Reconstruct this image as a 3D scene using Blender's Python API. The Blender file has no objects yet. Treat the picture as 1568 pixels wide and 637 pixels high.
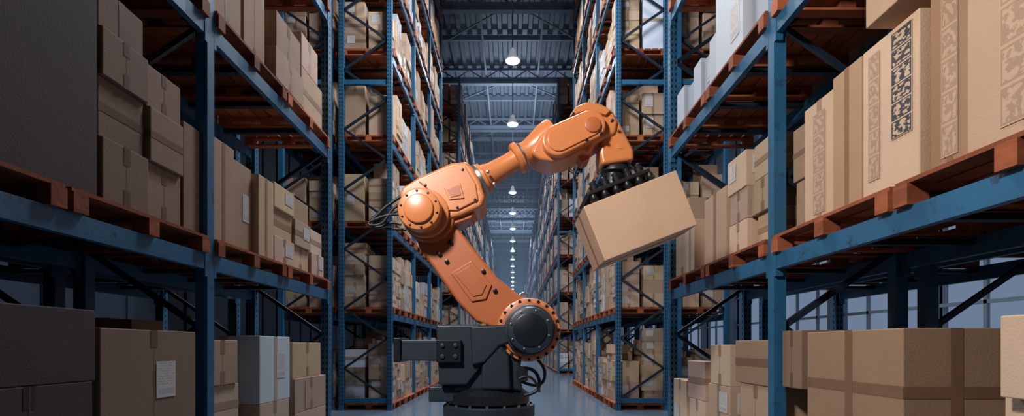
import bpy, bmesh, math, random
from mathutils import Vector, Matrix
F=767.0; CX=785.0; HY=530.0; CZ=1.33
def P(dx,dy,Y): return Vector(((dx-CX)*Y/F, Y, CZ+(HY-dy)*Y/F))
scn=bpy.context.scene
# ---------------------------------------------------------------- materials
def mat(name,col,rough=0.5,metal=0.0,var=0.15,scale=6.0,bump=0.0,bscale=60.0,tint=False,col2=None,spec=0.5,wear=0.0,wearcol=(0.05,0.04,0.035),wscale=9,coat=0):
    m=bpy.data.materials.new(name); m.use_nodes=True
    nt=m.node_tree; n=nt.nodes; l=nt.links
    b=n['Principled BSDF']
    b.inputs['Roughness'].default_value=rough; b.inputs['Metallic'].default_value=metal
    b.inputs['Specular IOR Level'].default_value=spec
    b.inputs['Coat Weight'].default_value=coat; b.inputs['Coat Roughness'].default_value=0.15
    tc=n.new('ShaderNodeTexCoord'); nz=n.new('ShaderNodeTexNoise')
    nz.inputs['Scale'].default_value=scale; nz.inputs['Detail'].default_value=6
    l.new(tc.outputs['Object'],nz.inputs['Vector'])
    mx=n.new('ShaderNodeMix'); mx.data_type='RGBA'
    c2=col2 or tuple(c*(1-var) for c in col)
    c1=tuple(min(1,c*(1+var)) for c in col)
    mx.inputs[6].default_value=(*c2,1); mx.inputs[7].default_value=(*c1,1)
    l.new(nz.outputs['Fac'],mx.inputs[0]); out=mx.outputs[2]
    if wear>0:
        nw=n.new('ShaderNodeTexNoise'); nw.inputs['Scale'].default_value=wscale; nw.inputs['Detail'].default_value=10; nw.inputs['Roughness'].default_value=0.7
        l.new(tc.outputs['Object'],nw.inputs['Vector'])
        r=n.new('ShaderNodeValToRGB'); r.color_ramp.elements[0].position=0.60-wear*0.1; r.color_ramp.elements[1].position=0.68
        l.new(nw.outputs['Fac'],r.inputs[0])
        m3=n.new('ShaderNodeMix'); m3.data_type='RGBA'; l.new(r.outputs[0],m3.inputs[0]); l.new(out,m3.inputs[6]); m3.inputs[7].default_value=(*wearcol,1); out=m3.outputs[2]
    if tint:
        a=n.new('ShaderNodeAttribute'); a.attribute_name='Tint'
        m2=n.new('ShaderNodeMix'); m2.data_type='RGBA'; m2.blend_type='MULTIPLY'; m2.inputs[0].default_value=1
        l.new(out,m2.inputs[6]); l.new(a.outputs['Color'],m2.inputs[7]); out=m2.outputs[2]
    l.new(out,b.inputs['Base Color'])
    if bump>0:
        nb=n.new('ShaderNodeTexNoise'); nb.inputs['Scale'].default_value=bscale; nb.inputs['Detail'].default_value=4
        l.new(tc.outputs['Object'],nb.inputs['Vector'])
        bp=n.new('ShaderNodeBump'); bp.inputs['Strength'].default_value=bump; bp.inputs['Distance'].default_value=0.01
        l.new(nb.outputs['Fac'],bp.inputs['Height']); l.new(bp.outputs['Normal'],b.inputs['Normal'])
    return m
def emis(name,col,s):
    m=bpy.data.materials.new(name); m.use_nodes=True
    b=m.node_tree.nodes['Principled BSDF']; b.inputs['Base Color'].default_value=(*col,1)
    b.inputs['Emission Color'].default_value=(*col,1); b.inputs['Emission Strength'].default_value=s
    return m
BLUE=mat('rack_blue_paint',(0.018,0.100,0.195),0.42,0.0,0.25,5,0.1,wear=0.35,wearcol=(0.016,0.036,0.06))
DARKB=mat('brace_dark_steel',(0.006,0.014,0.028),0.5)
HOLE=mat('punched_hole_dark',(0.002,0.004,0.010),0.9)
CARD=mat('cardboard',(0.50,0.345,0.24),0.8,0,0.13,2.5,0.2,90,tint=True,spec=0.2)
TAPE=mat('packing_tape',(0.33,0.20,0.13),0.3,0,0.14,8,tint=True)
WOOD=mat('pallet_wood',(0.28,0.075,0.030),0.75,0,0.5,7,0.3,30,tint=True,spec=0.2)
WHITEB=mat('white_carton',(0.55,0.58,0.62),0.6,0,0.06,3,tint=True)
SEAM=mat('carton_seam',(0.12,0.07,0.04),0.9)
def nodeset(m):
    nt=m.node_tree;n=nt.nodes;l=nt.links
    def M(op,a,bv=None,c=None):
        k=n.new('ShaderNodeMath');k.operation=op
        for i,v in enumerate((a,bv,c)):
            if v is None: continue
            if hasattr(v,'links'): l.new(v,k.inputs[i])
            else: k.inputs[i].default_value=v
        return k.outputs[0]
    return n,l,M
def label_mat():
    m=bpy.data.materials.new('shipping_label'); m.use_nodes=True
    n,l,M=nodeset(m);b=n['Principled BSDF'];b.inputs['Roughness'].default_value=0.5
    uv=n.new('ShaderNodeUVMap'); sp=n.new('ShaderNodeSeparateXYZ'); l.new(uv.outputs[0],sp.inputs[0])
    U=sp.outputs[0];V=sp.outputs[1]
    row=M('LESS_THAN',M('FRACT',M('MULTIPLY',V,14.0)),0.45)
    cb=n.new('ShaderNodeCombineXYZ'); l.new(M('MULTIPLY',U,16.0),cb.inputs[0]); l.new(M('FLOOR',M('MULTIPLY',V,14.0)),cb.inputs[1])
    nz=n.new('ShaderNodeTexNoise'); nz.inputs['Scale'].default_value=1.3; l.new(cb.outputs[0],nz.inputs['Vector'])
    txt=M('MULTIPLY',row,M('GREATER_THAN',nz.outputs['Fac'],0.5))
    txt=M('MULTIPLY',txt,M('GREATER_THAN',V,0.32))
    nb=n.new('ShaderNodeTexNoise'); nb.noise_dimensions='1D'; nb.inputs['Scale'].default_value=60; l.new(U,nb.inputs['W'])
    bar=M('MULTIPLY',M('GREATER_THAN',nb.outputs['Fac'],0.5),M('MULTIPLY',M('LESS_THAN',V,0.25),M('GREATER_THAN',V,0.08)))
    ink=M('MAXIMUM',txt,bar)
    ink=M('MULTIPLY',ink,M('MULTIPLY',M('GREATER_THAN',U,0.08),M('LESS_THAN',U,0.92)))
    mx=n.new('ShaderNodeMix');mx.data_type='RGBA'; l.new(ink,mx.inputs[0])
    mx.inputs[6].default_value=(0.52,0.47,0.45,1);mx.inputs[7].default_value=(0.30,0.27,0.27,1)
    l.new(mx.outputs[2],b.inputs['Base Color']); return m
LABEL=label_mat()
def print_mat(nm,ink_col,paper,nu,nv,off=0.0):
    m=bpy.data.materials.new(nm); m.use_nodes=True
    n,l,M=nodeset(m);b=n['Principled BSDF'];b.inputs['Roughness'].default_value=0.8;b.inputs['Specular IOR Level'].default_value=0.2
    uv=n.new('ShaderNodeUVMap'); sp=n.new('ShaderNodeSeparateXYZ'); l.new(uv.outputs[0],sp.inputs[0])
    fu=M('FRACT',M('MULTIPLY',sp.outputs[0],nu)); fv=M('FRACT',M('MULTIPLY',sp.outputs[1],nv))
    au=M('ABSOLUTE',M('SUBTRACT',fu,0.5)); av=M('ABSOLUTE',M('SUBTRACT',fv,0.5))
    mxv=M('MAXIMUM',au,av); sq=M('LESS_THAN',mxv,0.46)
    cb=n.new('ShaderNodeCombineXYZ'); l.new(M('ADD',M('MULTIPLY',sp.outputs[0],nu),off),cb.inputs[0]); l.new(M('MULTIPLY',sp.outputs[1],nv),cb.inputs[1])
    nz=n.new('ShaderNodeTexNoise'); nz.inputs['Scale'].default_value=4.5; nz.inputs['Detail'].default_value=2.5; l.new(cb.outputs[0],nz.inputs['Vector'])
    g=M('GREATER_THAN',nz.outputs['Fac'],0.49)
    fr=M('GREATER_THAN',mxv,0.40)
    ink=M('MULTIPLY',sq,M('MAXIMUM',g,fr))
    mx=n.new('ShaderNodeMix');mx.data_type='RGBA'; l.new(ink,mx.inputs[0])
    mx.inputs[6].default_value=(*paper,1);mx.inputs[7].default_value=(*ink_col,1)
    l.new(mx.outputs[2],b.inputs['Base Color']); return m
ICON=print_mat('handling_icons_print',(0.05,0.045,0.05),(0.48,0.33,0.225),1,6)
ICONF=print_mat('handling_icons_faded',(0.33,0.21,0.14),(0.44,0.295,0.20),1,5,3.3)
ICONW=print_mat('handling_icons_small',(0.05,0.05,0.06),(0.5,0.52,0.55),2,1)
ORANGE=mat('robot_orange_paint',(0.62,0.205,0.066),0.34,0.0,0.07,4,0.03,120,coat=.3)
ORANGED=mat('robot_orange_painted_shade',(0.43,0.115,0.036),0.42,0.0,0.12,4,0.03,120,coat=.15)  # darker copy of the orange; shade on lower arm and recesses put into colour
RDARK=mat('robot_dark_casting',(0.020,0.030,0.042),0.42,0.2,0.2,6,0.08,80)
RDARK2=mat('robot_motor_black',(0.010,0.014,0.020),0.33,0.2,0.2,6)
STEEL=mat('bolt_steel',(0.35,0.36,0.38),0.3,0.9,0.1)
RUBBER=mat('rubber_black',(0.008,0.008,0.010),0.45,0,0.2)
BRASS=mat('eyebolt_zinc',(0.55,0.38,0.20),0.35,0.6,0.1)
FLOORM=mat('polished_concrete',(0.13,0.18,0.24),0.14,0,0.2,0.6,0.02,25)
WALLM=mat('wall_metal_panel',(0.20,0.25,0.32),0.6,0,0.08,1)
WALLD=mat('wall_panel_darkened',(0.03,0.045,0.075),0.7,0,0.08,1)  # wall panels darkened in colour so the left side reads unlit
ROOFM=mat('roof_sheet_metal',(0.12,0.145,0.19),0.5,0.2,0.1,1)
TRUSS=mat('truss_steel_paint',(0.20,0.25,0.32),0.5,0.1,0.1,2)
LAMPW=mat('lamp_shade_white',(0.7,0.74,0.78),0.4)
LAMPW.node_tree.nodes['Principled BSDF'].inputs['Emission Color'].default_value=(.7,.8,.9,1)
LAMPW.node_tree.nodes['Principled BSDF'].inputs['Emission Strength'].default_value=.3
BULB=emis('lamp_bulb_glow',(0.85,0.93,1.0),14)
# ---------------------------------------------------------------- builder
class MB:
    def __init__(s): s.v=[];s.f=[];s.m=[];s.t=[];s.uv=[];s.mats=[]
    def mi(s,m):
        if m not in s.mats: s.mats.append(m)
        return s.mats.index(m)
    def quad(s,pts,m,tint=(1,1,1)):
        k=len(s.v); s.v+= [tuple(p) for p in pts]; s.t+=[tint]*4
        s.f.append((k,k+1,k+2,k+3)); s.m.append(s.mi(m)); s.uv+=[(0,0),(1,0),(1,1),(0,1)]
    def hexa(s,c,m,tint=(1,1,1)):
        k=len(s.v); s.v+=[tuple(p) for p in c]; s.t+=[tint]*8; i=s.mi(m)
        for f in ((0,3,2,1),(4,5,6,7),(0,1,5,4),(1,2,6,5),(2,3,7,6),(3,0,4,7)):
            s.f.append(tuple(k+j for j in f)); s.m.append(i); s.uv+=[(0,0),(1,0),(1,1),(0,1)]
    def box(s,x0,x1,y0,y1,z0,z1,m,tint=(1,1,1),T=None):
        if x0>x1:x0,x1=x1,x0
        c=[Vector(p) for p in((x0,y0,z0),(x1,y0,z0),(x1,y1,z0),(x0,y1,z0),(x0,y0,z1),(x1,y0,z1),(x1,y1,z1),(x0,y1,z1))]
        if T: c=[T@p for p in c]
        s.hexa(c,m,tint)
    def bar(s,a,b,w,h,m,tint=(1,1,1)):
        a=Vector(a);b=Vector(b);d=(b-a).normalized()
        up=Vector((0,0,1)) if abs(d.z)<0.9 else Vector((0,1,0))
        r=d.cross(up).normalized(); u=r.cross(d)
        c=[]
        for su in(-1,1):
            c+= [a-r*w/2+u*su*h/2, a+r*w/2+u*su*h/2, b+r*w/2+u*su*h/2, b-r*w/2+u*su*h/2]
        s.hexa(c,m,tint)
    def build(s,name,bevel=0,parent=None):
        me=bpy.data.meshes.new(name); me.from_pydata(s.v,[],s.f)
        for m in s.mats: me.materials.append(m)
        me.polygons.foreach_set('material_index',s.m)
        uv=me.uv_layers.new(name='UVMap'); uv.data.foreach_set('uv',[c for p in s.uv for c in p])
        ca=me.color_attributes.new('Tint','FLOAT_COLOR','POINT'); ca.data.foreach_set('color',[c for p in s.t for c in (*p,1.0)])
        me.update()
        o=bpy.data.objects.new(name,me); scn.collection.objects.link(o)
        if bevel>0:
            b=o.modifiers.new('bevel','BEVEL'); b.width=bevel; b.segments=2; b.limit_method='ANGLE'
        if parent: o.parent=parent
        return o
# ---------------------------------------------------------------- cartons
def carton(B,s,xa,dp,y0,y1,z0,z1,rng,yaw=0,m=None,tint=None,tape='v',label=None,icon=None,front=True):
    """s=side sign, xa=|x| of aisle face, dp=depth away from aisle"""
    m=m or CARD
    if tint is None:
        k=rng.uniform(0.62,1.18); tint=(k,k*rng.uniform(0.93,1.03),k*rng.uniform(0.86,1.08))
    xA=s*xa; xB=s*(xa+dp)
    c=Vector(((xA+xB)/2,(y0+y1)/2,0))
    T=Matrix.Translation(c)@Matrix.Rotation(yaw,4,'Z')@Matrix.Translation(-c)
    B.box(xA,xB,y0,y1,z0,z1,m,tint,T)
    e=0.002
    def fa(ya,yb,za,zb,mm,t=tint,k=1):  # aisle face patch
        x=xA-s*e*k
        pts=[(x,yb,za),(x,ya,za),(x,ya,zb),(x,yb,zb)] if s>0 else [(x,ya,za),(x,yb,za),(x,yb,zb),(x,ya,zb)]
        B.quad([T@Vector(p) for p in pts],mm,t)
    def fn(xa_,xb_,za,zb,mm,t=tint,k=1): # near (-Y) face patch
        y=y0-e*k; l,r=min(xa_,xb_),max(xa_,xb_)
        B.quad([T@Vector(p) for p in((l,y,za),(r,y,za),(r,y,zb),(l,y,zb))],mm,t)
    W=y1-y0;H=z1-z0;ym=(y0+y1)/2;xm=(xA+xB)/2;zm=(z0+z1)/2
    tw=min(0.035,W*0.07)
    tp=TAPE
    if m is WHITEB: t2=(1.3,1.5,1.8)
    else: t2=tint
    if tape=='v':
        fa(ym-tw,ym+tw,z0,z1,tp,t2); 
        if front: fn(xm-tw,xm+tw,z0,z1,tp,t2)
    elif tape=='h':
        fa(y0,y1,zm-tw,zm+tw,tp,t2)
        if front: fn(xA,xB,zm-tw,zm+tw,tp,t2)
    elif tape=='x':
        fa(y0,y1,zm-tw,zm+tw,tp,t2); fa(ym-tw,ym+tw,z0,z1,tp,t2,1.5)
        if front: fn(xA,xB,zm-tw,zm+tw,tp,t2); fn(xm-tw,xm+tw,z0,z1,tp,t2,1.5)
    elif tape=='s':
        fa(ym-tw,ym+tw,z1-min(.12,H*.3),z1,tp,t2); fa(ym-tw,ym+tw,z0,z0+min(.12,H*.3),tp,t2)
        fa(ym-.002,ym+.002,z0,z1,SEAM,t2,1.2)
        if front: fn(xm-tw,xm+tw,z1-min(.12,H*.3),z1,tp,t2); fn(xm-tw,xm+tw,z0,z0+min(.12,H*.3),tp,t2)
    if label:
        lw=min(0.2,W*0.38); lh=min(0.26,H*0.5)
        a=y0+W*(0.1 if label!=2 else 0.52)
        fa(a,a+lw,z0+H*0.35,z0+H*0.35+lh,LABEL,k=2)
        if front:
            lx=min(0.2,dp*0.38); q=min(xA,xB)+dp*0.12
            fn(q,q+lx,z0+H*0.35,z0+H*0.35+lh,LABEL,k=2)
    if icon:
        if icon=='big':
            fa(y0+W*0.10,y0+W*0.46,z0+H*0.30,z1-H*0.03,ICON,k=2)
            fa(y0+W*0.66,y0+W*0.88,z0+H*0.10,z1-H*0.06,ICONF,k=2)
        elif icon=='faded':
            fa(y0+W*0.3,y0+W*0.3+min(.14,W*.4),z0+H*0.06,z1-H*0.1,ICONF,k=2)
        elif icon=='w':
            fa(y0+W*0.1,y0+W*0.5,z1-H*0.25,z1-H*0.05,ICONW,k=2)
            fa(y0+W*0.12,y0+W*0.42,z0+H*0.15,z0+H*.5,LABEL,k=2)
def stacks(B,s,xf,y0,y1,z0,zmax,rng,big=1.0,white=0.1,rows=None):
    for r,(xa,dp) in enumerate(rows or ((xf+0.03,0.5),(xf+0.57,0.46))):
        y=y0+rng.uniform(0.0,0.04)
        while y<y1-0.24*big:
            w=rng.uniform(0.26,0.62)*big; w=min(w,y1-y-0.01)
            h=rng.uniform(0.2,0.46); tot=rng.uniform(0.62,1.0)*(zmax-z0)
            if rng.random()<0.2: h=tot*0.98
            z=z0
            isw=rng.random()<white
            while z+h<=z0+tot+0.001:
                j=rng.uniform(0,0.05)
                m=WHITEB if isw and rng.random()<0.8 else CARD
                carton(B,s,xa+j,dp-j-0.02,y+rng.uniform(0,.02),y+w-rng.uniform(0.0,.03),z,z+h-0.002,rng,0,m,None,
                       rng.choice(['v','h','s','n','s']),rng.choice([None,None,1,2]),None)
                z+=h
            y+=w+0.005
# ---------------------------------------------------------------- pallets
def pallet(B,s,xf,y0,y1,z0,rng,detail=True):
    x0=s*(xf-0.03); x1=s*(xf+1.08)
    a,b=min(x0,x1),max(x0,x1)
    k=rng.uniform(0.65,1.35)
    def t(): 
        q=k*rng.uniform(0.7,1.25); return(q,q,q)
    n=7 if detail else 1
    st=(b-a)/n
    for i in range(n): B.box(a+i*st+(0.012 if detail else 0),a+(i+1)*st-(0.012 if detail else 0),y0,y1,z0+0.115,z0+0.138,WOOD,t())
    if detail:
        for yy in (y0,(y0+y1)/2-0.05,y1-0.1): B.box(a,b,yy,yy+0.1,z0+0.095,z0+0.115,WOOD,t())
    for yy in (y0,(y0+y1)/2-0.05,y1-0.1):
        for xx in (a,(a+b)/2-0.05,b-0.12): B.box(xx,xx+0.12,yy,yy+0.1,z0+0.02,z0+0.095,WOOD,t())
        B.box(a,b,yy,yy+0.1,z0,z0+0.02,WOOD,t())
# ---------------------------------------------------------------- racks
def rack(s,xf,ys,levels,height,holes,zhole=9,hstrut=()):
    B=MB(); pw=0.095
    for yi in ys:
        for xx in (xf,xf+1.0):
            B.box(s*xx,s*(xx+0.1),yi-pw/2,yi+pw/2,0.006,height,BLUE)
            B.box(s*(xx-0.03),s*(xx+0.13),yi-0.08,yi+0.08,0,0.006,BLUE)
            if yi in holes:
                z=0.12
                while z<zhole:
                    c=s*(xx+0.05)
                    for o in(-0.024,0.024):
                        B.quad([(c+o-0.011,yi-pw/2-0.002,z),(c+o+0.011,yi-pw/2-0.002,z),(c+o+0.009,yi-pw/2-0.002,z+0.04),(c+o-0.009,yi-pw/2-0.002,z+0.04)],HOLE)
                    xq=s*(xx-0.002)
                    B.quad([(xq,yi+s*0.012,z),(xq,yi-s*0.012,z),(xq,yi-s*0.012,z+0.04),(xq,yi+s*0.012,z+0.04)],HOLE)
                    z+=0.08
        z=0.25; k=0; xa=s*(xf+0.1); xb=s*(xf+1.0)
        while z+0.95<height:
            p,q=(xa,xb) if k%2==0 else (xb,xa)
            B.bar((p,yi,z),(q,yi,z+0.62),0.035,0.045,DARKB)
            z+=0.62; k+=1
        for zz in hstrut: B.box(s*(xf+0.1),s*(xf+1.0),yi-0.03,yi+0.03,zz,zz+0.1,BLUE)
    for a,b in zip(ys[:-1],ys[1:]):
        for z in levels:
            for xx in (xf+0.005,xf+1.045):
                B.box(s*xx,s*(xx+0.05),a+pw/2,b-pw/2,z-0.07,z+0.06,BLUE)
                for e,d in((a+pw/2,1),(b-pw/2,-1)):
                    B.box(s*(xx-0.006),s*(xx+0.054),min(e,e+d*0.03),max(e,e+d*0.03),z-0.13,z+0.09,BLUE)
            n=4
            for i in range(1,n):
                yy=a+(b-a)*i/n
                B.box(s*(xf+0.055),s*(xf+1.045),yy-0.03,yy+0.03,z+0.0,z+0.04,DARKB)
    return B.build('pallet_rack')
def pallets(s,xf,ys,levels,rng,detail=True):
    Pm=MB()
    for a,b in zip(ys[:-1],ys[1:]):
        for z in levels:
            m=(a+b)/2
            pallet(Pm,s,xf,a+0.06,m-0.02,z+0.06,rng,detail); pallet(Pm,s,xf,m+0.02,b-0.06,z+0.06,rng,detail)
    Pm.build('wooden_pallets')
XL,XR=2.5,2.14
D=[-1.25,1.45,4.15,6.85]
B1=[10.4,12.85,15.3,17.75]
near_lv=[2.03,3.95,5.8,7.6]
far_lv=[1.95,3.75,5.55,7.35,9.15,10.95,12.75]
for s,xf in((-1,XL),(1,XR)):
    rack(s,xf,D,near_lv,9.5,{6.85},zhole=8,hstrut=(0.2,4.75))
    rack(s,xf,B1,far_lv,14.2,{10.4},zhole=11,hstrut=(0.15,6.75,10.0))
    blocks=[[24.0+2.7*i for i in range(8)],[47.5+2.7*i for i in range(11)],[79+2.7*i for i in range(15)]]
    for bl in blocks: rack(s,xf,bl,far_lv,14.2,set(),hstrut=(0.15,6.75))
    rng=random.Random(11+s)
    for bi,bl in enumerate([B1]+blocks):
        Cm=MB()
        pallets(s,xf,bl,[-0.06]+far_lv,rng,bi==0)
        for a,b in zip(bl[:-1],bl[1:]):
            for li,z in enumerate([-0.06]+far_lv):
                stacks(Cm,s,xf,a+0.06,b-0.06,z+0.2,z+1.66 if li else z+1.85,rng,1.0 if bi<2 else 1.5,0.10)
        Cm.build('cardboard_box_stack')
    pallets(s,xf,D,near_lv,rng)
    Cm=MB()
    for a,b in zip(D[:-1],D[1:]):
        for z in near_lv[2:]:
            stacks(Cm,s,xf,a+0.06,b-0.06,z+0.2,z+1.6,rng)
    for z,zt in((2.03,1.6),(3.95,1.6),(-0.2,1.6)):
        stacks(Cm,s,xf,-1.19,1.3,z+0.2,z+zt,rng)
    for z,zt in(((2.03,1.3),(3.95,1.5),(-0.2,1.9)) if s<0 else ((3.95,1.5),(-0.2,1.25))):
        for a,b in zip(D[1:-1],D[2:]):
            stacks(Cm,s,xf,a+0.06,b-0.06,z+0.2,z+zt,rng,rows=((xf+.72,.36),))
    Cm.build('cardboard_box_stack')
    # back-to-back rack row behind the near block and the first far block
    xb=xf+1.25
    rack(s,xb,D[1:],near_lv[:3],7.6,{6.85},zhole=7,hstrut=(0.2,4.75))
    pallets(s,xb,D[1:],near_lv[:3],rng)
    rack(s,xb,B1[:3],far_lv[:5],14.2,set(),hstrut=(0.15,6.75,10.0))
    pallets(s,xb,B1[:3],far_lv[:5],rng)
    Cm=MB()
    for a,b in zip(D[1:-1],D[2:]):
        for z,zt in(((-0.2,1.9),(2.03,1.45),(3.95,1.6),(5.8,1.3)) if s<0 else ((-0.2,1.45),(3.95,1.6),(5.8,1.3))):
            stacks(Cm,s,xb,a+0.06,b-0.06,z+0.2,z+zt,rng)
    for a,b in zip(B1[:2],B1[1:3]):
        for z in [-0.2]+far_lv[:5]: stacks(Cm,s,xb,a+0.06,b-0.06,z+0.2,z+1.6,rng)
    Cm.build('cardboard_box_stack')
rng=random.Random(3)
def cb(s,off,dp,y0,y1,z0,h,**k):
    dp=min(dp,.70-off)
    B=MB(); xf=XL if s<0 else XR
    carton(B,s,xf+off,dp,y0,y1,z0,z0+h,rng,**k)
    B.build('white_carton' if k.get('m') is WHITEB else 'cardboard_box',0.006)
S1=2.229; S2=4.149
# --- right, first shelf, near bay
cb(1,.05,.6,3.40,3.76,S1,.86,tape='v',icon='faded',tint=(1,.97,.92))
cb(1,.02,.6,3.10,3.38,S1,.90,tape='v',tint=(.74,.64,.54))
cb(1,.02,.65,2.66,3.09,S1,.90,tape='n',icon='big',tint=(1.05,1.03,1))
cb(1,.06,.6,2.40,2.64,S1,.98,tape='v',icon='faded',tint=(.62,.52,.44))
cb(1,.02,.7,1.95,2.38,S1,1.05,tape='n',icon='faded',tint=(.88,.82,.77))
cb(1,.02,.7,1.52,1.93,S1,1.05,tape='v',label=1)
cb(1,-.04,.75,2.42,2.98,S1+.985,.5,tape='s',tint=(.8,.75,.7))
# bay A
cb(1,.16,.5,3.80,4.06,S1,.42,tape='s',tint=(.75,.72,.7)); cb(1,.14,.5,3.79,4.07,S1+.422,.42,tape='h',tint=(.7,.66,.62))
cb(1,.12,.48,4.24,4.62,S1,.30,tape='h');cb(1,.08,.5,4.24,4.66,S1+.302,.30,tape='s');cb(1,.08,.5,4.24,4.60,S1+.604,.32,tape='h')
cb(1,.05,.5,4.68,5.06,S1,.30,tape='s');cb(1,.05,.5,4.68,5.04,S1+.302,.30,tape='s');cb(1,.04,.5,4.68,5.08,S1+.604,.34,tape='n',label=2,tint=(1,1,1))
cb(1,.06,.6,5.16,5.75,S1,.76,tape='v',tint=(.8,.76,.72))
cb(1,.0,.5,5.9,6.2,S1,.6,tape='v'); cb(1,.05,.5,6.22,6.72,S1,.95,tape='s')
# right second shelf
cb(1,.00,.6,4.66,5.28,S2,.95,m=WHITEB,tape='n',icon='w',tint=(.88,.88,.88))
cb(1,.07,.6,4.24,4.62,S2,.70,m=WHITEB,tape='n',tint=(.6,.62,.68))
for i,(a,h) in enumerate(((5.36,.55),(5.58,.46),(5.80,.52),(6.06,.42),(6.36,.5))):
    cb(1,.04+.03*(i%2),.5,a,a+(.19,.2,.23,.25,.28)[i],S2,h,m=WHITEB,tape='n',tint=(.55,.6,.66) if i%2 else (.72,.74,.78),label=1 if i==1 else None)
cb(1,.05,.7,3.4,4.05,S2,.9,tape='s'); cb(1,.05,.7,2.5,3.35,S2,.9,tape='v'); cb(1,.05,.7,1.6,2.4,S2,1.1,tape='v')
# right ground, some tints darkened to paint in the beam shadow
G=0.0
cb(1,.08,.55,2.85,3.72,G,.70,tape='x',tint=(.62,.56,.5)); cb(1,.06,.60,2.82,3.74,.702,.73,tape='x',tint=(.58,.51,.44))
cb(1,.10,.8,1.75,2.25,G,.55,tape='v');cb(1,.10,.8,1.75,2.28,.552,.55,tape='s',label=1,tint=(1.05,1.05,1.05));cb(1,.02,.8,1.7,2.22,1.104,.36,tape='n',label=1,tint=(1.05,1.05,1.05))
cb(1,.30,.75,3.80,4.06,G,1.0,tape='h');cb(1,.05,.95,3.80,4.07,1.002,.45,tape='s',tint=(.45,.4,.37))
cb(1,.02,.7,4.22,4.75,G,.52,tape='n');cb(1,.05,.7,4.22,4.82,.522,.46,tape='s',tint=(.8,.75,.7));cb(1,.04,.7,4.22,4.9,.984,.40,tape='h',tint=(.55,.49,.44))
cb(1,.0,.6,5.0,5.6,G,.5,tape='s');cb(1,.03,.6,5.0,5.55,.502,.42,tape='v',label=1);cb(1,.03,.55,5.0,5.5,.924,.42,tape='s')
cb(1,.03,.6,5.65,6.15,G,.7,tape='s');cb(1,.03,.6,5.65,6.2,.702,.45,tape='h');cb(1,.03,.6,6.25,6.75,G,.9,tape='s',label=2)
# --- left first shelf, near boxes tinted darker to paint in the dimming leftward
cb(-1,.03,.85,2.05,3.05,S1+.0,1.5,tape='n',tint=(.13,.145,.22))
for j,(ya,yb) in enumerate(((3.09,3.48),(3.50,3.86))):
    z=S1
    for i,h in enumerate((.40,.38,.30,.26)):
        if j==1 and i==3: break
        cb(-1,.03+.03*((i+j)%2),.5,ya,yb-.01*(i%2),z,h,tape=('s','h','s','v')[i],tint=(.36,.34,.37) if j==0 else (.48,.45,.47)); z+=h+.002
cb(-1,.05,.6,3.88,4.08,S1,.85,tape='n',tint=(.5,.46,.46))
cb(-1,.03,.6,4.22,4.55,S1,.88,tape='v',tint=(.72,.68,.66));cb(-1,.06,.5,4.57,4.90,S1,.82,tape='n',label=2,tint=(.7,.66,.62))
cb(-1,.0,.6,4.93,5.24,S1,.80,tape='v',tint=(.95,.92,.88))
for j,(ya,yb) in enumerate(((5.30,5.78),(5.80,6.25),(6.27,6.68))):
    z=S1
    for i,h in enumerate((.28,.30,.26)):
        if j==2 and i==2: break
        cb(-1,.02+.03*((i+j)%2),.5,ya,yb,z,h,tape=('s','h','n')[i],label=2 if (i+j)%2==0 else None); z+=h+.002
# left second shelf, nearest boxes tinted darker as painted dimming
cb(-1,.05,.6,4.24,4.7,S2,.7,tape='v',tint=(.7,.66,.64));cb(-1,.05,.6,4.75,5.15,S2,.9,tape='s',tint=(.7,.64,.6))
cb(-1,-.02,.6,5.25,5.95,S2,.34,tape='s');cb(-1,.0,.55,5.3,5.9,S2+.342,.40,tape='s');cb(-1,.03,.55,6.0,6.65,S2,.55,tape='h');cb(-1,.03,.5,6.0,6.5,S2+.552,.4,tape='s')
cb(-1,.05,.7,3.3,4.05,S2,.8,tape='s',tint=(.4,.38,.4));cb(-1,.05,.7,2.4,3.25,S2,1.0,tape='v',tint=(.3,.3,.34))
# left ground, near stacks carry a dark tint standing in for low light
dim_tint=(.13,.14,.21)
cb(-1,.0,.8,2.2,3.0,G,.62,tape='h',tint=dim_tint);cb(-1,.0,.8,2.2,2.98,.622,.5,tape='s',tint=dim_tint);cb(-1,-.0,.8,2.2,3.0,1.124,.42,tape='n',tint=dim_tint)
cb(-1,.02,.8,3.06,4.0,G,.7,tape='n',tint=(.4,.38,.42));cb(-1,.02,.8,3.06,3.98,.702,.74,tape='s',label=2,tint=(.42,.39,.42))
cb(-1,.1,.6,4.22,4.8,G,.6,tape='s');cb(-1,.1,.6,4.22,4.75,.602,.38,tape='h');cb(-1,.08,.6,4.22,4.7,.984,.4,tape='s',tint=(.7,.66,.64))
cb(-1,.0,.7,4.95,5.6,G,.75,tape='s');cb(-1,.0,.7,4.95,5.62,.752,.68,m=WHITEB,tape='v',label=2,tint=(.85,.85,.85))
cb(-1,.0,.7,5.75,6.7,G,.55,tape='h');cb(-1,.0,.7,5.75,6.7,.552,.4,tape='s',icon='faded');cb(-1,.03,.65,5.75,6.6,.954,.42,tape='s')
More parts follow.
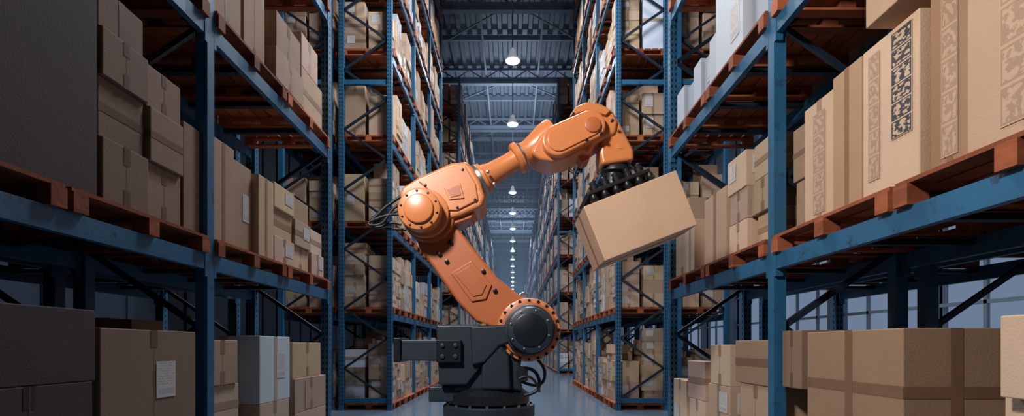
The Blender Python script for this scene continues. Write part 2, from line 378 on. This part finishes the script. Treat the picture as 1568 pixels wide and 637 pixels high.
# ---------------------------------------------------------------- shell
Y0,Y1=-8.0,122.0; WX=8.5; WLX=-8.5; RZ=17.0
B=MB();B.box(WLX,WX,Y0,Y1,-0.1,0,FLOORM);B.build('floor')
B=MB()
x=WLX; p=0.5
while x<WX:
    B.quad([(x,Y0,RZ),(x+p*.45,Y0,RZ),(x+p*.45,Y1,RZ),(x,Y1,RZ)][::-1],ROOFM)
    B.quad([(x+p*.45,Y0,RZ),(x+p*.55,Y0,RZ-.14),(x+p*.55,Y1,RZ-.14),(x+p*.45,Y1,RZ)][::-1],ROOFM)
    B.quad([(x+p*.55,Y0,RZ-.14),(x+p*.9,Y0,RZ-.14),(x+p*.9,Y1,RZ-.14),(x+p*.55,Y1,RZ-.14)][::-1],ROOFM)
    B.quad([(x+p*.9,Y0,RZ-.14),(x+p,Y0,RZ),(x+p,Y1,RZ),(x+p*.9,Y1,RZ-.14)][::-1],ROOFM)
    x+=p
B.build('ceiling')
B=MB()
y=21.9-6.1*4
while y<Y1:
    for zz in(15.95,):
        B.box(WLX,WX,y-.14,y+.14,zz,zz+.04,TRUSS);B.box(WLX,WX,y-.02,y+.02,zz+.04,zz+.3,TRUSS);B.box(WLX,WX,y-.14,y+.14,zz+.3,zz+.34,TRUSS)
    B.box(WLX,WX,y-.06,y+.06,16.72,16.84,TRUSS)
    x=-8.0
    while x<8: 
        B.bar((x,y,16.27),(x+.8,y,16.74),.05,.05,TRUSS);B.bar((x+.8,y,16.74),(x+1.6,y,16.27),.05,.05,TRUSS);x+=1.6
    B.box(WLX,WX,y+3.0,y+3.12,16.55,16.8,TRUSS)
    for sx in(-1,1): B.bar((sx*0.2,y,16.2),(sx*3.2,y+3.05,16.6),.06,.06,TRUSS)
    y+=6.1
for xx in(-1.5,1.35): B.box(xx,xx+.08,Y0,Y1,16.3,16.38,TRUSS)
B.build('roof_truss')
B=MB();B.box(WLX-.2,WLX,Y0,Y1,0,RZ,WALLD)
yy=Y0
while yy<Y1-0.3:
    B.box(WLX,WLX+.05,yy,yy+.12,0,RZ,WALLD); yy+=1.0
B.build('wall_left')
B=MB()
B.box(WX,WX+.2,Y0,Y1,0,1.1,WALLM);B.box(WX,WX+.2,Y0,Y1,5.2,RZ,WALLM)
yy=Y0
while yy<Y1-.3:
    B.box(WX-.05,WX,yy,yy+.12,5.2,RZ,WALLM);B.box(WX-.05,WX,yy,yy+.12,0,1.1,WALLM); yy+=1.0
yy=Y0
while yy<Y1-0.3:
    B.box(WX-.12,WX+.2,yy,yy+.35,1.1,5.2,TRUSS); yy+=3
B.build('wall_right')
B=MB(); yy=Y0
while yy<Y1-1:
    B.box(WX+.02,WX+.08,yy,yy+.07,1.1,5.2,TRUSS); yy+=1.0
for zz in(1.1,2.1,3.1,4.1,5.12): B.box(WX+.02,WX+.08,Y0,Y1,zz,zz+.07,TRUSS)
B.build('window_1')
B=MB();B.box(WLX,WX,Y1,Y1+.2,0,RZ,WALLM);B.build('wall_back')
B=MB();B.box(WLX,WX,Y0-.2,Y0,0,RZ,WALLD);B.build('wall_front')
# far-aisle haze painted as a homogeneous volume that absorbs and glows
hm=bpy.data.materials.new('glowing_haze');hm.use_nodes=True
hn=hm.node_tree.nodes;hl=hm.node_tree.links
for q in list(hn):
    if q.type!='OUTPUT_MATERIAL': hn.remove(q)
pv=hn.new('ShaderNodeVolumeAbsorption');pv.inputs['Color'].default_value=(0,0,0,1);pv.inputs['Density'].default_value=0.009
ev=hn.new('ShaderNodeEmission');ev.inputs['Color'].default_value=(0.13,0.20,0.31,1);ev.inputs['Strength'].default_value=0.009
av=hn.new('ShaderNodeAddShader');hl.new(pv.outputs[0],av.inputs[0]);hl.new(ev.outputs[0],av.inputs[1])
hl.new(av.outputs[0],[q for q in hn if q.type=='OUTPUT_MATERIAL'][0].inputs['Volume'])
B=MB();B.box(-2.42,2.06,20.0,Y1-.1,0.02,15.9,hm);B.build('glowing_haze_box')
# ---------------------------------------------------------------- lathe / prism tools
def lathe(name,p0,d,prof,m,parent=None,seg=40,caps=True):
    d=Vector(d).normalized(); up=Vector((0,0,1)) if abs(d.z)<0.9 else Vector((1,0,0))
    r=d.cross(up).normalized();u=r.cross(d)
    v=[];f=[]
    for t,rad in prof:
        for i in range(seg):
            a=2*math.pi*i/seg; v.append(tuple(Vector(p0)+d*t+(r*math.cos(a)+u*math.sin(a))*rad))
    for j in range(len(prof)-1):
        for i in range(seg):
            a=j*seg+i;b=j*seg+(i+1)%seg; f.append((a,b,b+seg,a+seg))
    if caps: f.append(tuple(range(seg))[::-1]); k=(len(prof)-1)*seg; f.append(tuple(k+i for i in range(seg)))
    me=bpy.data.meshes.new(name);me.from_pydata(v,[],f)
    bm=bmesh.new();bm.from_mesh(me);bmesh.ops.recalc_face_normals(bm,faces=bm.faces);bm.to_mesh(me);bm.free()
    me.materials.append(m);me.shade_smooth();me.set_sharp_from_angle(angle=math.radians(32))
    o=bpy.data.objects.new(name,me);scn.collection.objects.link(o)
    if parent:o.parent=parent
    return o
# lamps
y=21.3-6.1*2; i=1
while y<118:
    e=bpy.data.objects.new('pendant_lamp',None);scn.collection.objects.link(e);e.location=(0,y,13.6)
    o=lathe('shade',(0,y,13.45),(0,0,1),[(0,.30),(.02,.31),(.1,.28),(.22,.18),(.32,.12),(.46,.12),(.54,.05)],LAMPW,None,24,False)
    q=lathe('rod',(0,y,13.9),(0,0,1),[(0,.02),(2.1,.02)],TRUSS,None,8)
    g=lathe('bulb',(0,y,13.40),(0,0,1),[(0,.2),(.06,.26),(.1,.1)],BULB,None,20)
    for c in(o,q,g): c.parent=e; c.matrix_parent_inverse=Matrix.Translation((0,-y,-13.6))
    if i%2==0 or y<50:
        L=bpy.data.lights.new('lamp_light','SPOT');L.energy=2100 if y<40 else (3000 if y<70 else 4500);L.color=(0.86,0.93,1.0);L.spot_size=math.radians(140);L.spot_blend=0.6;L.shadow_soft_size=0.25
        lo=bpy.data.objects.new('bulb_light',L);scn.collection.objects.link(lo);lo.location=(0,0,-0.25);lo.parent=e
    y+=6.1;i+=1
# ---------------------------------------------------------------- robot
R=bpy.data.objects.new('industrial_robot_arm',None);scn.collection.objects.link(R)
K=4.5/F
def prism(name,pts,ya,yb,m,bev=0.02,seg=3):
    w=[P(a,b,ya) for a,b in pts]; n=len(w)
    v=[(p.x,ya,p.z) for p in w]+[(p.x,yb,p.z) for p in w]
    f=[tuple(range(n)),tuple(range(n,2*n))[::-1]]+[(i,i+n,(i+1)%n+n,(i+1)%n) for i in range(n)]
    me=bpy.data.meshes.new(name);me.from_pydata(v,[],f)
    bm=bmesh.new();bm.from_mesh(me);bmesh.ops.recalc_face_normals(bm,faces=bm.faces);bm.to_mesh(me);bm.free()
    me.materials.append(m);me.shade_smooth();me.set_sharp_from_angle(angle=math.radians(40))
    o=bpy.data.objects.new(name,me);scn.collection.objects.link(o);o.parent=R
    if bev>0:
        b=o.modifiers.new('b','BEVEL');b.width=bev;b.segments=seg;b.limit_method='ANGLE';b.angle_limit=math.radians(40);b.harden_normals=True
    return o
def disc(name,dx,dy,rpx,ya,yb,m,bev=0.012,seg=48):
    p=P(dx,dy,ya); r=rpx*ya/F
    return lathe(name,(p.x,ya,p.z),(0,1,0),[(0,r-bev),(bev*.3,r-bev*.3),(bev,r),(yb-ya,r)],m,R,seg)
def bolts(name,pts,Y,rpx,m=RDARK2,d=0.02):
    for a,b in pts:
        disc(name,a,b,rpx,Y-d,Y+0.005,m,0.003,10)
def ring(dx,dy,r,n,a0=0): return [(dx+r*math.cos(a0+2*math.pi*i/n),dy+r*math.sin(a0+2*math.pi*i/n)) for i in range(n)]
def capsule(a,b,ra,rb,n=14):
    ax,ay=a;bx,by=b;th=math.atan2(by-ay,bx-ax)
    pts=[(bx+rb*math.cos(th-math.pi/2+math.pi*i/n),by+rb*math.sin(th-math.pi/2+math.pi*i/n)) for i in range(n+1)]
    pts+=[(ax+ra*math.cos(th+math.pi/2+math.pi*i/n),ay+ra*math.sin(th+math.pi/2+math.pi*i/n)) for i in range(n+1)]
    return pts
bx=(748-CX)*K; YC=4.62
lathe('floor_pedestal',(bx,YC,0),(0,0,1),[(0,.5),(.03,.5),(.03,.34),(.62,.34),(.66,.40),(.70,.40)],RDARK,R,48)
lathe('base_flange',(bx,YC,.70),(0,0,1),[(0,.42),(.09,.42),(.10,.41)],RDARK,R,48)
lathe('turntable',(bx,YC,.80),(0,0,1),[(0,.33),(.02,.37),(.10,.37),(.12,.34),(.15,.30)],RDARK2,R,48)
for i in range(16):
    a=2*math.pi*i/16; lathe('base_bolt',(bx+.385*math.cos(a),YC+.385*math.sin(a),.80),(0,0,1),[(0,.014),(.018,.014)],STEEL,R,8)
prism('turntable_stop',[(656,592),(706,590),(706,616),(656,616)],4.42,4.7,RDARK,0.015)
prism('column_casting',[(692,600),(698,582),(712,560),(720,530),(726,500),(795,498),(800,545),(795,575),(802,600)],4.38,4.9,RDARK,0.04,4)
prism('column_front_web',[(735,598),(738,560),(748,530),(765,520),(780,545),(782,598)],4.30,4.4,RDARK,0.03,4)
prism('shoulder_block',[(667,497),(736,497),(738,560),(715,590),(672,590)],4.33,4.9,RDARK,0.02)
prism('shoulder_bracket',[(720,500),(790,496),(792,520),(765,530),(742,555),(722,560)],4.28,4.5,RDARK,0.02)
prism('gearbox_arm',[(606,520),(670,520),(670,553),(606,552)],4.36,4.66,RDARK,0.012)
prism('gearbox_cap',[(602,517),(613,517),(613,555),(602,555)],4.33,4.69,RDARK2,0.008)
prism('bolted_plate',[(668,520),(706,520),(706,555),(668,555)],4.27,4.34,RDARK2,0.008)
bolts('plate_bolt',[(677,529),(697,529),(677,546),(697,546)],4.27,3.6,RDARK,.014)
# link 1
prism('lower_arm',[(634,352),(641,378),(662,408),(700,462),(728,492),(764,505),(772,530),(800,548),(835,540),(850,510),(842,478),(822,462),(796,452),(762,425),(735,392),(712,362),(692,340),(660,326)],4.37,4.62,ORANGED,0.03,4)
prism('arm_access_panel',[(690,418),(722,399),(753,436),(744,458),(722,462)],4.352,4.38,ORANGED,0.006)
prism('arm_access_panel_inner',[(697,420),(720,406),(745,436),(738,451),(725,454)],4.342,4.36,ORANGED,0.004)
disc('shoulder_disc',810,505,49,4.33,4.66,ORANGE,0.02)
disc('shoulder_disc_ring',810,505,43,4.30,4.34,ORANGED,0.008)
bolts('shoulder_bolt',ring(810,505,45.5,20),4.33,2.4,RDARK2,.012)
disc('shoulder_motor_flange',811,505,39,4.24,4.33,RDARK,0.012)
disc('shoulder_motor',812,505,36,4.10,4.26,RDARK,0.03)
disc('shoulder_motor_cap',812,505,26,4.085,4.12,RDARK2,0.01)
bolts('motor_bolt',ring(812,505,30.5,8,.3),4.10,1.8,STEEL,.008)
bolts('arm_bolt',[(673,389),(690,371),(684,400),(758,445),(740,415)],4.37,3.5)
# elbow
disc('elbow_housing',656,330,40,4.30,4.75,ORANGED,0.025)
disc('elbow_ring',650,326,37,4.24,4.32,ORANGE,0.012)
disc('elbow_motor',641,319,33,4.10,4.28,ORANGE,0.02)
disc('elbow_motor_cap',640,318,23,4.07,4.12,ORANGE,0.015)
bolts('elbow_bolt',ring(641,319,28,10,.2),4.10,1.9,RDARK2,.008)
prism('upper_arm_housing',[(612,296),(616,286),(640,271),(690,249),(714,246),(724,256),(735,276),(743,302),(737,316),(705,330),(676,338),(640,340),(616,318)],4.28,4.72,ORANGE,0.03,4)
prism('housing_cover',[(640,277),(690,255),(712,254),(728,280),(732,306),(700,322),(672,322),(668,300),(650,286)],4.262,4.29,ORANGE,0.01)
prism('housing_pocket_frame',[(680,288),(704,279),(711,303),(688,306)],4.250,4.27,ORANGE,0.005)
prism('housing_pocket',[(684,291),(702,283),(706,298),(690,302)],4.244,4.252,ORANGED,0.0)  # raised plate, recess shade put into its darker orange
bolts('housing_bolt',[(651,283),(708,259),(727,305),(700,317)],4.262,2.2,RDARK2,.01)
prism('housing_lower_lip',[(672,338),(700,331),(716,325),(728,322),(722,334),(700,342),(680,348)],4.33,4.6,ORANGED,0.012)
a=P(720,286,4.5); b=P(833,219,4.5); d=b-a; 
q=lambda L:[(t*K,r*K) for t,r in L]
lathe('forearm_flange',a,d,q([(-6,27),(0,31),(9,31),(10,28),(14,28),(15,26)]),ORANGE,R)
lathe('forearm_clamp_ring',a,d,q([(14,25),(17,26),(20,26),(22,23)]),STEEL,R)
lathe('forearm_collar',a,d,q([(20,24),(26,24),(28,20),(34,19)]),ORANGE,R)
lathe('forearm_tube',a,d,q([(30,19),(40,17),(70,15),(80,16),(81,22),(84,24),(90,24),(92,19),(104,18),(118,22),(134,27),(150,28)]),ORANGE,R)
lathe('forearm_seam',a,d,q([(92,20.5),(94,20.5)]),STEEL,R)
bolts('clamp_bolt',[(747,262),(757,281)],4.34,2.6,STEEL,.02)
# forearm head
prism('forearm_head',[(812,232),(826,206),(842,192),(874,177),(884,163),(900,156),(922,160),(940,170),(947,186),(944,204),(925,212),(912,220),(904,236),(892,232),(870,243),(846,248),(826,244)],4.33,4.68,ORANGE,0.035,4)
prism('forearm_side_cover',capsule((854,214),(905,190),24,23),4.25,4.35,ORANGE,0.02,3)
prism('forearm_side_cover_inner',capsule((856,213),(904,190.5),18,17),4.236,4.26,ORANGE,0.008,3)
prism('wrist_top_cap',[(872,178),(882,163),(898,156),(922,160),(936,168),(928,176),(900,168),(888,172)],4.30,4.36,ORANGE,0.01)
prism('wrist_yoke',[(912,186),(930,170),(944,176),(958,204),(970,228),(972,244),(922,252),(919,232),(921,214)],4.36,4.64,ORANGE,0.03,4)
prism('wrist_yoke_fork',[(884,238),(900,216),(914,214),(920,222),(908,226),(902,246),(892,250)],4.40,4.56,ORANGED,0.012)
bolts('wrist_bolt',[(914,188),(921,204),(858,228),(898,213),(878,174),(938,184)],4.25,2.6,RDARK2,.012)
disc('wrist_joint_cover',908,190,12,4.222,4.25,ORANGED,0.006)
# box held + gripper
th=math.radians(21.5); U=Vector((math.cos(th),0,math.sin(th))); N=Vector((-math.sin(th),0,math.cos(th)))
C=P(981,330,4.15)+Vector((0,.30,0)); bw,bd,bh=.825,.60,.485
wt=C+N*(bh/2)
fl=P(945,232,4.5)
g0=wt-U*0.02+N*0.12; g0.y=4.5
ax=(g0-fl).normalized()
lathe('tool_flange',fl-ax*.03,ax,[(0,.13),(.03,.145),(.06,.145),(.065,.135),(.09,.135)],ORANGE,R)
lathe('tool_coupling',fl+ax*.06,ax,[(0,.10),(.03,.125),(.07,.125),(.075,.11),(.11,.13),(.14,.13),(.16,.1),((g0-fl).length-.05,.1)],RUBBER,R)
def obox(name,c,u,n,w,d,h,m,bev,parent):
    B=MB(); v=Vector((0,1,0))
    cs=[c+u*a*w/2+v*b*d/2+n*e*h/2 for e in(-1,1) for a,b in((-1,-1),(1,-1),(1,1),(-1,1))]
    B.hexa(cs,m); return B.build(name,bev,parent)
obox('gripper_plate',g0-N*.0,U,N,.58,.40,.035,RUBBER,.008,R)
for i in range(6):
    for yy in(4.33,4.5,4.67):
        c=wt+U*(-.26+.104*i); c.y=yy
        lathe('suction_cup',c+N*0.001,N,[(0,.044),(.012,.046),(.02,.034),(.03,.044),(.042,.034),(.054,.044),(.066,.03),(.085,.03),(.105,.02)],RUBBER,R,20)
for i in range(5):
    c=g0+U*(-.2+.105*i)+N*.017; c.y=4.36
    lathe('vacuum_valve',c,N,[(0,.035),(.04,.038),(.05,.028),(.075,.03),(.085,.01)],RUBBER,R,16)
# carried box
B=MB(); V=Vector((0,1,0))
cs=[C+U*a*bw/2+V*b*bd/2+N*e*bh/2 for e in(-1,1) for a,b in((-1,-1),(1,-1),(1,1),(-1,1))]
B.hexa(cs,CARD,(1.15,1.08,1.02))
B.quad([C+U*(-bw/2)+V*(-.03)-N*(bh/2+.002),C+U*(-bw/2)+V*(.03)-N*(bh/2+.002),C+U*(bw/2)+V*(.03)-N*(bh/2+.002),C+U*(bw/2)+V*(-.03)-N*(bh/2+.002)],TAPE)
xl=-bw/2-.002
B.quad([C+U*xl+V*.03-N*bh/2,C+U*xl-V*.03-N*bh/2,C+U*xl-V*.03+N*bh/2,C+U*xl+V*.03+N*bh/2],TAPE)
B.build('carried_cardboard_box',.007)
# cables & eyebolts
def cable(pts,Ys,r,m=RUBBER,name='cable'):
    cu=bpy.data.curves.new(name,'CURVE');cu.dimensions='3D';cu.bevel_depth=r;cu.bevel_resolution=3
    sp=cu.splines.new('NURBS');sp.points.add(len(pts)-1);sp.order_u=4;sp.use_endpoint_u=True
    for i,(a,b) in enumerate(pts):
        p=P(a,b,Ys);sp.points[i].co=(p.x,p.y,p.z,1)
    cu.materials.append(m);o=bpy.data.objects.new(name,cu);scn.collection.objects.link(o);o.parent=R
cable([(615,300),(600,310),(588,318),(578,330),(566,338),(572,350),(590,346),(602,338),(614,344)],4.45,.014)
cable([(614,312),(602,318),(594,330),(586,344),(566,346),(562,340),(580,334),(600,326),(618,330)],4.40,.012)
cable([(612,322),(598,326),(584,336),(572,340),(570,348),(596,350),(622,352)],4.5,.012)
cable([(795,565),(812,562),(824,572),(828,590),(822,602),(800,606)],4.45,.016)
cable([(820,548),(834,560),(836,578),(828,592),(812,590),(798,584)],4.5,.014)
cable([(795,580),(810,570),(822,582),(826,600)],4.4,.012)
prism('connector_box',[(792,562),(808,562),(808,584),(792,584)],4.40,4.6,RUBBER,.008)
def eyebolt(dx,dy,Y,m):
    p=P(dx,dy,Y)
    bpy.ops.mesh.primitive_torus_add(location=p,rotation=(math.pi/2,0,0),major_radius=.036,minor_radius=.009)
    o=bpy.context.object;o.name='eyebolt_ring';o.data.materials.append(m);o.data.shade_smooth();o.parent=R
    lathe('eyebolt_stem',p-Vector((0,0,.075)),(0,0,1),[(0,.028),(.012,.028),(.014,.014),(.04,.014)],m,R,16)
eyebolt(741,485,4.4,BRASS);eyebolt(801,455,4.42,STEEL)
# ---------------------------------------------------------------- lights
def aim(o,loc,tgt):
    o.location=loc;o.rotation_euler=(Vector(tgt)-Vector(loc)).to_track_quat('-Z','Y').to_euler()
def area(name,loc,tgt,size,en,col):
    L=bpy.data.lights.new(name,'AREA');L.shape='DISK';L.size=size;L.energy=en;L.color=col
    o=bpy.data.objects.new(name,L);scn.collection.objects.link(o);aim(o,loc,tgt);return o
def spot(name,loc,tgt,ang,en,col,r,blend=.6):
    L=bpy.data.lights.new(name,'SPOT');L.energy=en;L.color=col;L.spot_size=math.radians(ang);L.spot_blend=blend;L.shadow_soft_size=r
    o=bpy.data.objects.new(name,L);scn.collection.objects.link(o);aim(o,loc,tgt)
spot('key_spot',(-1.9,0.7,4.7),(1.6,4.2,2.4),92,1200,(1.0,0.965,0.93),.3)  # added key spot out of view, lights the robot and right racks
area('aisle_light',(0.0,8.6,9.5),(0,9.5,0),1.5,520,(0.86,0.93,1.0))
area('roof_fill',(0,30,12.5),(0,32,17),3.0,420,(0.75,0.87,1.0))  # added area lights without fixtures, here and below, to brighten the roof
area('roof_fill',(0,60,12.5),(0,62,17),3.0,700,(0.75,0.87,1.0))
w=bpy.data.worlds.new('world');scn.world=w;w.use_nodes=True
bg=w.node_tree.nodes['Background'];bg.inputs[0].default_value=(0.42,0.58,0.85,1);bg.inputs[1].default_value=0.35
cam=bpy.data.cameras.new('camera');co=bpy.data.objects.new('camera',cam);scn.collection.objects.link(co)
co.location=(0,0,CZ);co.rotation_euler=(math.pi/2,0,0)
cam.sensor_width=36;cam.lens=F/1568*36;cam.shift_y=(HY-318.5)/1568;cam.shift_x=-(CX-784)/1568;cam.clip_end=400;cam.clip_start=.05
scn.camera=co
scn.view_settings.view_transform='Standard'
